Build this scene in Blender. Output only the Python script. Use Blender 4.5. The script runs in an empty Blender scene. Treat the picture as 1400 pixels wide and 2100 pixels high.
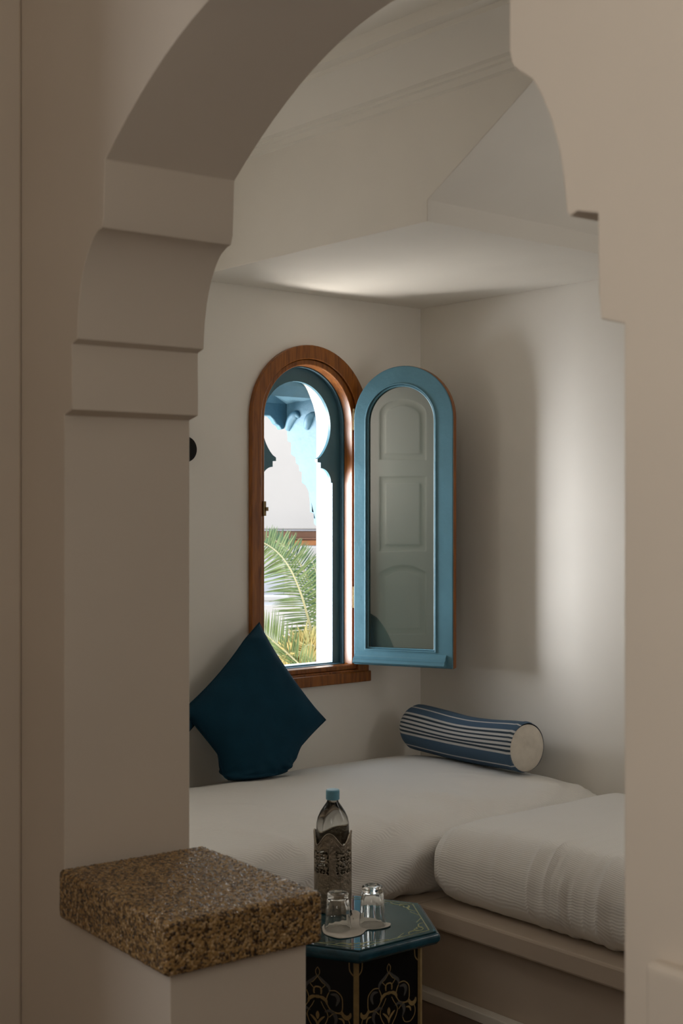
import bpy, bmesh, math, random
from mathutils import Vector, noise
random.seed(4)
PI = math.pi
C = bpy.context.scene.collection
SC = bpy.context.scene

# ------------------------------------------------------------------ camera
EYE = 1.61                       # eye height above the floor
FPX = 2780.0                     # focal length in pixels of the 1400x2100 frame
cd = bpy.data.cameras.new('camera'); cam = bpy.data.objects.new('camera', cd); C.objects.link(cam)
cam.location = (0, 0, EYE); cam.rotation_euler = (PI/2, 0, 0)
cd.sensor_fit = 'VERTICAL'; cd.sensor_height = 36; cd.lens = FPX/2100*36
cd.clip_start = .05; cd.clip_end = 300
cd.dof.use_dof = True; cd.dof.focus_distance = 5.0; cd.dof.aperture_fstop = 10
SC.camera = cam
# ------------------------------------------------------------------ frames of the building
A = Vector((.7648, .6443, 0)); B = Vector((.6443, -.7648, 0)); UP = Vector((0, 0, 1))
CORNER = Vector((.3466, 5.947, EYE))
def R(q, r, h): return CORNER - q*A + r*B + h*UP        # room frame: q left along the window wall, r out of it
FA = Vector((.805, .5934, 0)); FT = Vector((-.5934, .805, 0)); FN = Vector((-.256, 1.98, EYE))
def F(s, t, h): return FN + s*FA + t*FT + h*UP          # arch-wall frame
def img(p): return 700+FPX*p.x/p.y, 1050-FPX*(p.z-EYE)/p.y
def bpR(u, v, r=0.0):             # pixel -> (q,h) on a plane parallel to the window wall
    k = (u-700)/FPX; P0 = CORNER + r*B
    q = (P0.x-k*P0.y)/(A.x-k*A.y); y = P0.y-q*A.y
    return q, (1050-v)/FPX*y
def bpQ(u, v, q):                 # pixel -> (r,h) on a plane parallel to the right wall
    k = (u-700)/FPX; P0 = CORNER - q*A
    r = (k*P0.y-P0.x)/(B.x-k*B.y); y = P0.y+r*B.y
    return r, (1050-v)/FPX*y
def bpH(u, v, h):                 # pixel -> point on a horizontal plane
    y = FPX*(-h)/(v-1050); return Vector(((u-700)/FPX*y, y, h+EYE))
def bpY(u, v, y): return Vector(((u-700)/FPX*y, y, EYE+(1050-v)/FPX*y))
# ------------------------------------------------------------------ sky, sun, fill lights, exposure
w = bpy.data.worlds.new('sky'); SC.world = w; w.use_nodes = True
nt = w.node_tree; nt.nodes.clear()
bg = nt.nodes.new('ShaderNodeBackground'); ow = nt.nodes.new('ShaderNodeOutputWorld')
tc = nt.nodes.new('ShaderNodeTexCoord'); sx = nt.nodes.new('ShaderNodeSeparateXYZ'); cr = nt.nodes.new('ShaderNodeValToRGB')
nt.links.new(tc.outputs['Generated'], sx.inputs[0]); nt.links.new(sx.outputs['Z'], cr.inputs[0])
cr.color_ramp.elements[0].position = 0; cr.color_ramp.elements[0].color = (.95, .93, .90, 1)
cr.color_ramp.elements[1].position = .7; cr.color_ramp.elements[1].color = (.62, .78, 1, 1)
nt.links.new(cr.outputs[0], bg.inputs[0]); nt.links.new(bg.outputs[0], ow.inputs[0]); bg.inputs[1].default_value = 2.4
def light(name, kind, loc, direction, energy, color, size=None):
    ld = bpy.data.lights.new(name, kind); o = bpy.data.objects.new(name, ld); C.objects.link(o)
    o.location = loc; o.rotation_euler = Vector(direction).to_track_quat('-Z', 'Y').to_euler()
    ld.energy = energy; ld.color = color
    if size: ld.shape = 'RECTANGLE'; ld.size, ld.size_y = size
    return o
sun_to = (-.75*A + .25*B + .80*UP).normalized()
s = light('sun', 'SUN', (0, 0, 8), -sun_to, 1.1, (1, .93, .82)); s.data.angle = .01
p = light('window_portal', 'AREA', R(.62, -.20, -.03), B, 1, (1, 1, 1), (.62, 1.4)); p.data.cycles.is_portal = True
# fill lights added out of frame as stand-in daylight; no window openings are modelled
light('front_fill_far', 'AREA', R(4.40, 1.45, .2), A, 8, (.93, .95, 1), (.35, 1.5))
light('front_fill_near', 'AREA', R(4.40, 3.95, .45), A, 8.2, (1, .94, .86), (.5, 1.1))  # added beside the camera to brighten the arch wall
light('inner_fill', 'AREA', R(2.30, .03, .35), B, 5.3, (1, .96, .90), (.5, .9))  # added behind the pillar to brighten the inner room
light('right_fill', 'AREA', R(.06, 2.75, .15), -A-.6*B, 11, (1, .95, .88), (.8, 1.1))  # added over the right bed to lift the window wall and lowered block
light('rear_fill', 'AREA', R(.9, 5.8, .5), -B, 3, (1, .95, .88), (1.4, 1.0))  # added at the rear for the lowered block's front and underside
# fill lights added outside, out of sight, to strengthen the light through the window
light('outside_fill', 'AREA', R(3.55, -3.2, -.25), R(0, .85, 0)-R(3.55, -3.2, -.25), 150, (.97, .98, 1), (2.6, 3.2)).data.spread = math.radians(64)
light('outside_up_fill', 'AREA', R(.60, -.62, -1.25), R(.75, .5, .9)-R(.60, -.62, -1.25), 52, (1, .93, .84), (.7, .5))  # added below the sill to put a glow on the soffit
SC.view_settings.view_transform = 'Standard'; SC.view_settings.look = 'None'
SC.view_settings.exposure = 0; SC.view_settings.gamma = 1; SC.view_settings.use_curve_mapping = False
SC.cycles.max_bounces = 12; SC.cycles.diffuse_bounces = 8; SC.cycles.use_denoising = True
SC.cycles.caustics_reflective = False; SC.cycles.caustics_refractive = True; SC.cycles.sample_clamp_indirect = 6

# ------------------------------------------------------------------ materials
def mat(name, col, rough=.6, metal=0, noise_amt=0, nscale=20, bump=0, bscale=60, col2=None, spec=None, **kw):
    m = bpy.data.materials.new(name); m.use_nodes = True; t = m.node_tree; b = t.nodes['Principled BSDF']
    b.inputs['Base Color'].default_value = (*col, 1); b.inputs['Roughness'].default_value = rough; b.inputs['Metallic'].default_value = metal
    if spec is not None: b.inputs['Specular IOR Level'].default_value = spec
    for k, v in kw.items(): b.inputs[k].default_value = v
    co = t.nodes.new('ShaderNodeTexCoord')
    if col2 or noise_amt:
        n = t.nodes.new('ShaderNodeTexNoise'); n.inputs['Scale'].default_value = nscale; n.inputs['Detail'].default_value = 5
        t.links.new(co.outputs['Object'], n.inputs['Vector'])
        r = t.nodes.new('ShaderNodeValToRGB'); c2 = col2 or tuple(max(0, c*(1-noise_amt)) for c in col)
        r.color_ramp.elements[0].position = .35; r.color_ramp.elements[1].position = .65
        r.color_ramp.elements[0].color = (*c2, 1); r.color_ramp.elements[1].color = (*col, 1)
        t.links.new(n.outputs['Fac'], r.inputs[0]); t.links.new(r.outputs[0], b.inputs['Base Color'])
    if bump:
        n = t.nodes.new('ShaderNodeTexNoise'); n.inputs['Scale'].default_value = bscale; n.inputs['Detail'].default_value = 4
        t.links.new(co.outputs['Object'], n.inputs['Vector'])
        bn = t.nodes.new('ShaderNodeBump'); bn.inputs['Strength'].default_value = bump; bn.inputs['Distance'].default_value = .01
        t.links.new(n.outputs['Fac'], bn.inputs['Height']); t.links.new(bn.outputs[0], b.inputs['Normal'])
    return m
M = {}
M['plaster'] = mat('plaster', (.80, .77, .715), .85, noise_amt=.035, nscale=3, bump=.10, bscale=7)
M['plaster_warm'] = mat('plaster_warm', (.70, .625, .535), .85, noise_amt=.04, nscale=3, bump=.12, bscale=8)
M['ceiling'] = mat('ceiling_paint', (.80, .775, .725), .85, noise_amt=.03, nscale=2)
M['floor'] = mat('floor_tile', (.14, .09, .06), .35, noise_amt=.3, nscale=6)
M['base'] = mat('platform_plaster', (.50, .42, .34), .8, noise_amt=.06, nscale=5, bump=.1, bscale=12)
M['black'] = mat('black_metal', (.006, .005, .004), .6, spec=.2)
M['blue'] = mat('blue_paint', (.078, .205, .270), .42, noise_amt=.12, nscale=9, bump=.12, bscale=45)
M['blue_light'] = mat('outdoor_blue_paint', (.065, .16, .225), .6, noise_amt=.18, nscale=7, bump=.4, bscale=22)
M['white_out'] = mat('white_limewash', (.85, .80, .76), .8, noise_amt=.03, nscale=6)
M['pale'] = mat('pale_render', (.46, .43, .40), .8, noise_amt=.04, nscale=2)
M['brass'] = mat('aged_brass', (.28, .20, .10), .45, .8, noise_amt=.3, nscale=80)
M['navy'] = mat('navy_cotton', (.006, .040, .070), .85, noise_amt=.15, nscale=12, bump=.25, bscale=350, spec=.15)
M['cap'] = mat('bolster_end_cloth', (.66, .61, .53), .9, noise_amt=.12, nscale=25, bump=.25, bscale=300)
M['pane'] = mat('grey_green_glass', (.060, .085, .070), .03, noise_amt=.06, nscale=3); M['pane'].node_tree.nodes['Principled BSDF'].inputs['IOR'].default_value = 2.7
M['teal'] = mat('teal_lacquer', (.009, .070, .110), .2, noise_amt=.35, nscale=30, bump=.1, bscale=40)
M['table_glass'] = mat('teal_top_under_glass', (.012, .060, .075), .04, noise_amt=.3, nscale=9)
M['lacquer'] = mat('black_lacquer', (.003, .003, .004), .35, spec=.25)
M['gold'] = mat('gold_paint', (.34, .24, .10), .5, noise_amt=.25, nscale=60)
M['smoke'] = mat('grey_paint', (.09, .09, .085), .5, noise_amt=.3, nscale=60)
M['gold_fine'] = mat('pale_gold_line', (.40, .40, .18), .4)
M['paper'] = mat('crumpled_paper', (.62, .58, .52), .9, noise_amt=.06, nscale=40, bump=.3, bscale=60)
M['capblue'] = mat('bottle_cap_plastic', (.13, .34, .46), .4)
M['sleeve'] = mat('dark_silver_filigree', (.34, .285, .22), .38, .7, noise_amt=.4, nscale=45, bump=.4, bscale=120)
M['door'] = mat('white_door_paint', (.80, .78, .72), .5)
M['salmon'] = mat('salmon_render', (.56, .33, .23), .8, noise_amt=.1, nscale=4)
M['orange'] = mat('terracotta_beam', (.60, .25, .10), .8, noise_amt=.15, nscale=12)
M['greywall'] = mat('grey_render', (.42, .42, .44), .8, noise_amt=.1, nscale=3)
M['ground'] = mat('pale_paving', (.60, .57, .53), .9, noise_amt=.1, nscale=3)
M['leaf'] = mat('palm_leaf_green', (.20, .25, .085), .5, col2=(.08, .13, .035), nscale=6)
M['leaf_dark'] = mat('palm_leaf_dark', (.09, .16, .05), .5, col2=(.045, .10, .035), nscale=6)
M['rachis'] = mat('palm_rib_yellow', (.42, .38, .20), .5)
M['dry'] = mat('palm_leaf_dry', (.60, .45, .16), .7, col2=(.38, .36, .14), nscale=9)
M['trunk'] = mat('palm_trunk_fibre', (.30, .20, .11), .9, noise_amt=.4, nscale=30, bump=.6, bscale=40)
def glassmat(name, col, ior, rough=0):
    m = bpy.data.materials.new(name); m.use_nodes = True; b = m.node_tree.nodes['Principled BSDF']
    b.inputs['Base Color'].default_value = (*col, 1); b.inputs['Transmission Weight'].default_value = 1
    b.inputs['IOR'].default_value = ior; b.inputs['Roughness'].default_value = rough; return m
M['glass'] = glassmat('tumbler_glass', (.97, .98, .97), 1.5)
M['water'] = glassmat('clear_bottle_plastic_and_water', (.72, .74, .72), 1.33, .01)
# wood with grain
def woodmat():
    m = bpy.data.materials.new('varnished_wood'); m.use_nodes = True; t = m.node_tree; b = t.nodes['Principled BSDF']
    co = t.nodes.new('ShaderNodeTexCoord'); mp = t.nodes.new('ShaderNodeMapping'); mp.inputs['Scale'].default_value = (14, 14, 1.2)
    n = t.nodes.new('ShaderNodeTexNoise'); n.inputs['Scale'].default_value = 4; n.inputs['Detail'].default_value = 6; n.inputs['Distortion'].default_value = 1.2
    r = t.nodes.new('ShaderNodeValToRGB'); r.color_ramp.elements[0].color = (.14, .040, .005, 1); r.color_ramp.elements[1].color = (.33, .110, .014, 1)
    r.color_ramp.elements[0].position = .3; r.color_ramp.elements[1].position = .7
    t.links.new(co.outputs['Object'], mp.inputs[0]); t.links.new(mp.outputs[0], n.inputs['Vector']); t.links.new(n.outputs['Fac'], r.inputs[0])
    t.links.new(r.outputs[0], b.inputs['Base Color']); b.inputs['Roughness'].default_value = .33
    return m
M['wood'] = woodmat()
# granite: pebbly speckled top, rough polished
def granitemat():
    m = bpy.data.materials.new('speckled_stone'); m.use_nodes = True; t = m.node_tree; b = t.nodes['Principled BSDF']
    co = t.nodes.new('ShaderNodeTexCoord')
    v = t.nodes.new('ShaderNodeTexVoronoi'); v.inputs['Scale'].default_value = 250; v.inputs['Randomness'].default_value = 1
    n = t.nodes.new('ShaderNodeTexNoise'); n.inputs['Scale'].default_value = 120; n.inputs['Detail'].default_value = 3
    t.links.new(co.outputs['Object'], v.inputs['Vector']); t.links.new(co.outputs['Object'], n.inputs['Vector'])
    sp = t.nodes.new('ShaderNodeSeparateColor'); t.links.new(v.outputs['Color'], sp.inputs[0])
    r = t.nodes.new('ShaderNodeValToRGB'); e = r.color_ramp.elements
    e[0].position = 0; e[0].color = (.045, .028, .016, 1); e[1].position = 1; e[1].color = (.62, .44, .24, 1)
    for ps, c in ((.22, (.15, .088, .04, 1)), (.45, (.33, .195, .070, 1)), (.8, (.43, .27, .105, 1))):
        x = e.new(ps); x.color = c
    t.links.new(sp.outputs[0], r.inputs[0])
    r2 = t.nodes.new('ShaderNodeValToRGB'); r2.color_ramp.elements[0].position = .36; r2.color_ramp.elements[1].position = .46
    r2.color_ramp.elements[0].color = (.2, .16, .12, 1); t.links.new(n.outputs['Fac'], r2.inputs[0])
    mx = t.nodes.new('ShaderNodeMix'); mx.data_type = 'RGBA'; mx.blend_type = 'MULTIPLY'; mx.inputs['Factor'].default_value = 1
    t.links.new(r.outputs[0], mx.inputs['A']); t.links.new(r2.outputs[0], mx.inputs['B']); t.links.new(mx.outputs['Result'], b.inputs['Base Color'])
    bn = t.nodes.new('ShaderNodeBump'); bn.inputs['Strength'].default_value = .9; bn.inputs['Distance'].default_value = .0025
    v2 = t.nodes.new('ShaderNodeTexVoronoi'); v2.inputs['Scale'].default_value = 250; v2.feature = 'SMOOTH_F1'
    t.links.new(co.outputs['Object'], v2.inputs['Vector'])
    ma = t.nodes.new('ShaderNodeMath'); ma.operation = 'MULTIPLY'; ma.inputs[1].default_value = -1
    t.links.new(v2.outputs['Distance'], ma.inputs[0]); t.links.new(ma.outputs[0], bn.inputs['Height']); t.links.new(bn.outputs[0], b.inputs['Normal'])
    b.inputs['Roughness'].default_value = .15; b.inputs['IOR'].default_value = 1.6
    return m
M['granite'] = granitemat()
# ribbed cotton cover: axis = world direction across the ribs
def ribmat(name, d, col, scale):
    m = bpy.data.materials.new(name); m.use_nodes = True; t = m.node_tree; b = t.nodes['Principled BSDF']
    b.inputs['Base Color'].default_value = (*col, 1); b.inputs['Roughness'].default_value = .9; b.inputs['Specular IOR Level'].default_value = .2
    at = t.nodes.new('ShaderNodeUVMap')
    sep = t.nodes.new('ShaderNodeSeparateXYZ'); t.links.new(at.outputs[0], sep.inputs[0])
    nz = t.nodes.new('ShaderNodeTexNoise'); nz.inputs['Scale'].default_value = 9; co = t.nodes.new('ShaderNodeTexCoord'); t.links.new(co.outputs['Object'], nz.inputs['Vector'])
    m1 = t.nodes.new('ShaderNodeMath'); m1.operation = 'MULTIPLY'; m1.inputs[1].default_value = .02; t.links.new(nz.outputs['Fac'], m1.inputs[0])
    a1 = t.nodes.new('ShaderNodeMath'); a1.operation = 'ADD'; t.links.new(sep.outputs['X'], a1.inputs[0]); t.links.new(m1.outputs[0], a1.inputs[1])
    m2 = t.nodes.new('ShaderNodeMath'); m2.operation = 'MULTIPLY'; m2.inputs[1].default_value = 2*PI/scale; t.links.new(a1.outputs[0], m2.inputs[0])
    s1 = t.nodes.new('ShaderNodeMath'); s1.operation = 'SINE'; t.links.new(m2.outputs[0], s1.inputs[0])
    bn = t.nodes.new('ShaderNodeBump'); bn.inputs['Strength'].default_value = .28; bn.inputs['Distance'].default_value = .0014
    t.links.new(s1.outputs[0], bn.inputs['Height']); t.links.new(bn.outputs[0], b.inputs['Normal'])
    return m
M['cover'] = ribmat('ribbed_cotton_cover', None, (.79, .775, .745), .0085)

# ------------------------------------------------------------------ mesh helpers
def link(name, bm, m, parent=None, smooth=False, bevel=0, seg=2, ang=.6):
    bmesh.ops.recalc_face_normals(bm, faces=bm.faces)
    me = bpy.data.meshes.new(name); bm.to_mesh(me); bm.free(); me.materials.append(m)
    o = bpy.data.objects.new(name, me); C.objects.link(o)
    if parent:
        o.parent = parent
        if parent.type == 'EMPTY': o.location = -parent.location
    if smooth:
        me.polygons.foreach_set('use_smooth', [True]*len(me.polygons))
        if smooth != 'all': me.set_sharp_from_angle(angle=smooth if isinstance(smooth, float) else .7)
    if bevel:
        b = o.modifiers.new('bevel', 'BEVEL'); b.width = bevel; b.segments = seg; b.limit_method = 'ANGLE'; b.angle_limit = ang
    return o
def tag(o, label=None, cat=None, group=None, kind=None):
    if label: o['label'] = label
    if cat: o['category'] = cat
    if group: o['group'] = group
    if kind: o['kind'] = kind
    return o
def thing(name, loc, label=None, cat=None, group=None, kind=None):
    o = bpy.data.objects.new(name, None); C.objects.link(o); o.location = loc; o.empty_display_size = .05
    return tag(o, label, cat, group, kind)
def plate(outer, holes, f3, off, bm=None):
    bm = bm or bmesh.new(); off = Vector(off); nf = []
    edges = []; loops = []
    for lp in [outer]+list(holes):
        vs = [bm.verts.new(f3(*p)) for p in lp]; loops.append(vs)
        edges += [bm.edges.new((vs[i], vs[(i+1) % len(vs)])) for i in range(len(vs))]
    r = bmesh.ops.triangle_fill(bm, use_beauty=True, edges=edges)
    fs = [g for g in r['geom'] if isinstance(g, bmesh.types.BMFace)]
    mp = {}
    for vs in loops:
        for v in vs: mp[v] = bm.verts.new(v.co+off)
    for f in fs: bm.faces.new([mp[v] for v in reversed(f.verts)])
    for vs in loops:
        for i in range(len(vs)):
            a, b = vs[i], vs[(i+1) % len(vs)]; bm.faces.new((a, b, mp[b], mp[a]))
    return bm
def box(f3, x0, x1, y0, y1, z0, z1, bm=None):
    bm = bm or bmesh.new()
    v = [bm.verts.new(f3(x, y, z)) for x in (x0, x1) for y in (y0, y1) for z in (z0, z1)]
    for q in ((0,1,3,2), (4,6,7,5), (0,4,5,1), (2,3,7,6), (0,2,6,4), (1,5,7,3)): bm.faces.new([v[i] for i in q])
    return bm
def lathe(prof, c, n=48, rad=None, bm=None, closed=False, axis=None):
    bm = bm or bmesh.new(); rings = []
    for r, z in prof:
        if r < 1e-6: rings.append([bm.verts.new(c+Vector((0, 0, z)))]); continue
        rings.append([bm.verts.new(c+Vector((math.cos(2*PI*i/n), math.sin(2*PI*i/n), 0))*(r*(rad(2*PI*i/n, z) if rad else 1))+Vector((0, 0, z))) for i in range(n)])
    pairs = list(zip(rings, rings[1:])) + ([(rings[-1], rings[0])] if closed else [])
    for a, b in pairs:
        for i in range(n):
            j = (i+1) % n
            if len(a) == 1 and len(b) == 1: continue
            if len(a) == 1: bm.faces.new((a[0], b[j], b[i]))
            elif len(b) == 1: bm.faces.new((a[i], a[j], b[0]))
            else: bm.faces.new((a[i], a[j], b[j], b[i]))
    return bm
def tube(pts, rad, n=8, bm=None):
    bm = bm or bmesh.new(); rings = []
    for i, p in enumerate(pts):
        d = (pts[min(i+1, len(pts)-1)]-pts[max(i-1, 0)]).normalized()
        u = d.orthogonal().normalized() if i == 0 else (pu-d*pu.dot(d)).normalized()
        pu = u; v = d.cross(u); r = rad[i] if isinstance(rad, (list, tuple)) else rad
        rings.append([bm.verts.new(p+(u*math.cos(2*PI*k/n)+v*math.sin(2*PI*k/n))*r) for k in range(n)])
    for a, b in zip(rings, rings[1:]):
        for k in range(n): bm.faces.new((a[k], a[(k+1) % n], b[(k+1) % n], b[k]))
    bm.faces.new(rings[0]); bm.faces.new(rings[-1][::-1])
    return bm
def smooth_pts(pts, sub=6):
    pts = [Vector(p) for p in pts]; out = []
    for i in range(len(pts)-1):
        p0 = pts[max(i-1, 0)]; p1 = pts[i]; p2 = pts[i+1]; p3 = pts[min(i+2, len(pts)-1)]
        for k in range(sub):
            t = k/sub
            out.append(.5*((2*p1)+(p2-p0)*t+(2*p0-5*p1+4*p2-p3)*t*t+(3*p1-p0-3*p2+p3)*t**3))
    return out+[pts[-1]]
def arch2(x0, x1, y0, top, n=32):       # round-headed outline, counter-clockwise
    r = (x1-x0)/2; cx = (x0+x1)/2; cy = top-abs(r)
    return [(x0, y0), (x1, y0)]+[(cx+r*math.cos(PI*i/n), cy+abs(r)*math.sin(PI*i/n)) for i in range(n+1)]
def noi(x, y, z=0, sc=1): return noise.noise(Vector((x*sc, y*sc, z*sc)))

# ------------------------------------------------------------------ the rooms
CEIL = 1.46; FLOOR = -EYE; QL = 4.46; RB = 5.9
tag(link('floor', box(R, -.3, QL+.2, -.30, RB+.2, FLOOR-.12, FLOOR), M['floor']), kind='structure')
tag(link('ceiling', box(R, -.3, QL+.2, -.30, RB+.2, CEIL, CEIL+.15), M['ceiling']), kind='structure')
# window opening numbers on the inner face of the window wall
q_ol, _ = bpR(509, 900); q_or, _ = bpR(749, 1390); q_il, _ = bpR(538, 900); q_ir, _ = bpR(718, 900)
qc = (q_ol+q_or)/2
h_ot = bpR(634, 709)[1]; h_it = bpR(629, 749)[1]; h_sb = bpR(720, 1396)[1]; h_st = bpR(680, 1366)[1]
WT = .24
hole_in = arch2(q_il+.012, q_ir-.012, h_st-.01, h_it+.012)
wall_outer = [(-.2, FLOOR), (QL, FLOOR), (QL, CEIL), (-.2, CEIL)]
tag(link('wall_back', plate(wall_outer, [hole_in], lambda q, h: R(q, 0, h), -B*WT), M['plaster']), kind='structure')
tag(link('wall_right', box(R, -.2, 0, .0, RB, FLOOR, CEIL), M['plaster']), kind='structure')
tag(link('wall_left', box(R, QL, QL+.2, -.2, RB, FLOOR, CEIL), M['plaster_warm']), kind='structure')
tag(link('wall_front', box(R, -.2, QL, RB, RB+.2, FLOOR, CEIL), M['plaster_warm']), kind='structure')
# lowered block over the bed corner: flat soffit, short fascia, then a sloping underside (stair above)
qs = 1.221; rs = 1.3195
bm = plate([(.001, .89), (rs, .89), (rs, .955), (rs+(CEIL-.955)/.607, CEIL-.001), (.001, CEIL-.001)], [], lambda r, h: R(qs, r, h), A*(qs-.001))
tag(link('soffit', bm, M['plaster'], bevel=.003), kind='structure')
# cornice along the block's left face
prof = [(0, 1.262), (.012, 1.268), (.012, 1.288), (.020, 1.292), (.020, 1.302), (.032, 1.308), (.046, 1.335), (.072, 1.368), (.11, 1.392), (.125, 1.398), (.125, 1.414), (.16, 1.418), (.16, CEIL), (0, CEIL)]
tag(link('trim_1', plate(prof, [], lambda p_, h: R(qs+p_, .001, h), B*(3.4)), M['ceiling'], smooth=.5), kind='structure')
# arch wall
S0, S1 = .018, .2625
left = [(.02, FLOOR), (.02, -.6825), (.386, -.6825), (.386, .165), (.355, .172), (.356, .283), (.336, .289)]
left += [(.335-.093*(1-math.cos(a_))*1.0, .289+.170*math.sin(a_)) for a_ in [PI/2*i/10*.985 for i in range(1, 11)]]
left += [(.238, .475), (.233, .567)]
arc = []
for i in range(1, 24):
    x = -1+2*i/24; arc.append((-.236-.468*x, .567+.177*(1-abs(x)**1.9)))
right = [(-.7035, .567), (-.7035, .485), (-.706, .474), (-.713, .463), (-.737, .446), (-.752, .424), (-.764, .400), (-.774, .372), (-.781, .340), (-.786, .302), (-.790, .295), (-.800, .299), (-.828, .292), (-.829, .215), (-.832, .188), (-.862, .180), (-.862, FLOOR)]
opening = left+[(x, h) for x, h in arc]+right
outer = [(-2.6, FLOOR), (-2.6, CEIL), (2.75, CEIL), (2.75, FLOOR)]
poly = outer+opening
# a doorway cut for the white door further along (seen only mirrored in the shutter pane)
o = link('wall_arch', plate(poly, [], lambda t, h: F(S0, t, h), FA*(S1-S0)), M['plaster_warm'], smooth=.5, bevel=.005, seg=3, ang=.9)
tag(o, kind='structure')
# short return wall left of the arch
tag(link('wall_return', box(F, -.65, S0, .563, .70, FLOOR, CEIL), M['plaster_warm'], bevel=.006), kind='structure')
# low raised plaster panel on the near pillar
tag(link('trim_2', box(F, S0-.020, S0+.002, -1.35, -.903, FLOOR, -.414), M['plaster_warm'], bevel=.008, seg=4), kind='structure')
# ------------------------------------------------------------------ window
win = thing('window_1', R(qc, 0, h_sb), kind='structure')
FD = .055                       # depth of the wooden frame
def WR(r): return lambda q, h: R(q, r, h)
mid = .7
fo = arch2(q_ol, q_or, h_sb, h_ot); fi = arch2(q_il, q_ir, h_st, h_it)
# outer band (proud) and inner band (recessed a little) of the frame
lerp = lambda a, b, t: a+(b-a)*t
fm = arch2(lerp(q_ol, q_il, mid), lerp(q_or, q_ir, mid), lerp(h_sb, h_st, mid), lerp(h_ot, h_it, mid))
link('window_frame', plate(fo, [fm], WR(.024), -B*.0235), M['wood'], win, smooth=.5, bevel=.003)
link('frame_lining', plate(arch2(lerp(q_ol, q_il, mid)-.0005, lerp(q_or, q_ir, mid)+.0005, lerp(h_sb, h_st, mid)+.0005, lerp(h_ot, h_it, mid)-.0005), [fi], WR(.014), -B*FD), M['wood'], win, smooth=.5, bevel=.004)
link('window_sill', box(R, q_or-.004, q_ol+.004, .0245, .034, h_sb-.004, h_sb+.040), M['wood'], win, bevel=.004)
# blue stop and key-hole screen
RP = -.068
link('blue_lining', plate(arch2(q_il+.008, q_ir-.008, h_st-.008, h_it+.008), [arch2(q_il-.003, q_ir+.003, h_st+.002, h_it-.004)], WR(-.0415), -B*.027), M['blue_light'], win, smooth=.5)
kp = lambda u, v: bpR(u, v, RP)
qk, hk = kp(609, 853); rk = (kp(539, 853)[0]-kp(679, 853)[0])/2
hk = kp(609, 782)[1]-rk
hn = kp(650, 944)[1]; neck = (kp(566, 944)[0]-kp(651, 944)[0])/2
hst = kp(655, 957)[1]; st = neck+.017; hl = kp(683, 990)[1]; rl = (kp(538, 990)[0]-kp(680, 990)[0])/2; rf = rl+.008
h_bot = h_st+.006
half = []
a0 = math.asin(max(-1, (hn+.004-hk)/rk))
for i in range(25): a_ = PI/2+(a0-PI/2)*i/24; half.append((rk*math.cos(a_), hk+rk*math.sin(a_)))
half[-1] = (neck, hn+.006)
half += [(neck, hn-.008), (st, hn-.009), (st, hst-.006)]
for i in range(1, 9): a_ = PI/2*(1-i/8); half.append((st+(rl-st)*math.cos(a_), hl+(hst-.006-hl)*math.sin(a_)))
half += [(rf, hl-.001), (rf, h_bot)]
key = [(qk-x, y) for x, y in half]+[(qk+x, y) for x, y in reversed(half[1:])]
link('keyhole_screen', plate(arch2(q_il+.009, q_ir-.009, h_st-.009, h_it+.009), [key], WR(RP-.0005), -B*.016), M['blue'], win, smooth=.5)
# latch keeper on the left jamb
bm = box(R, q_il-.004, q_il+.010, .0145, .020, bpR(538, 1058)[1], bpR(538, 1028)[1])
box(R, q_il-.010, q_il+.001, .0205, .027, bpR(538, 1048)[1], bpR(538, 1040)[1], bm)
link('latch', bm, M['brass'], win, bevel=.001)

# ------------------------------------------------------------------ open shutter (casement)
HP = R(q_ir+.006, .034, 0)       # hinge line
TH = math.radians(-24.3)
D = Vector((math.cos(TH), math.sin(TH), 0)); NRM = Vector((math.sin(TH), -math.cos(TH), 0))   # along the leaf, and out of its face
def S(w_, h, n=0): return HP+D*w_+NRM*n+UP*h
k = (930-700)/FPX; SW = (k*HP.y-HP.x)/(D.x-k*D.y)
yv = lambda u, v: (1050-v)/FPX*(S(((u-700)/FPX*HP.y-HP.x)/(D.x-(u-700)/FPX*D.y), 0).y)
s_top = yv(824, 750); s_bot = yv(826, 1367); g_top = yv(824, 791); g_bot = yv(826, 1331)
gx = lambda u: ((u-700)/FPX*HP.y-HP.x)/(D.x-(u-700)/FPX*D.y)
gl, gr = gx(754), gx(890)
sh = thing('window_shutter', HP+UP*s_bot, 'open arched shutter painted blue, with a grey glass pane, hinged to the window frame', 'window shutter')
so = arch2(0, SW, s_bot, s_top); sg = arch2(gl-.006, gr+.006, g_bot-.004, g_top+.006)
link('wooden_back', plate(so, [sg], lambda w_, h: S(w_, h, -.002), -NRM*.032), M['wood'], sh, smooth=.5, bevel=.003)
link('painted_frame', plate(arch2(.0, SW-.0015, s_bot+.0005, s_top-.001), [sg], lambda w_, h: S(w_, h, .006), -NRM*.0078), M['blue'], sh, smooth=.5, bevel=.003)
link('glazing_bead', plate(arch2(gl-.0065, gr+.0065, g_bot-.0045, g_top+.0065), [arch2(gl+.003, gr-.003, g_bot+.003, g_top-.003)], lambda w_, h: S(w_, h, .0005), -NRM*.010), M['blue'], sh, smooth=.5, bevel=.003)
bm = plate(arch2(gl-.0115, gr+.0115, g_bot-.010, g_top+.0115), [arch2(gl-.0055, gr+.0055, g_bot-.0035, g_top+.0055)], lambda w_, h: S(w_, h, .009), -NRM*.0032)
link('moulding', bm, M['blue'], sh, smooth=.5, bevel=.003, seg=3)
link('glass_pane', plate(arch2(gl-.005, gr+.005, g_bot-.004, g_top+.005), [], lambda w_, h: S(w_, h, -.012), -NRM*.004), M['pane'], sh)
m0 = yv(826, 1363); m1 = yv(826, 1343)
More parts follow.
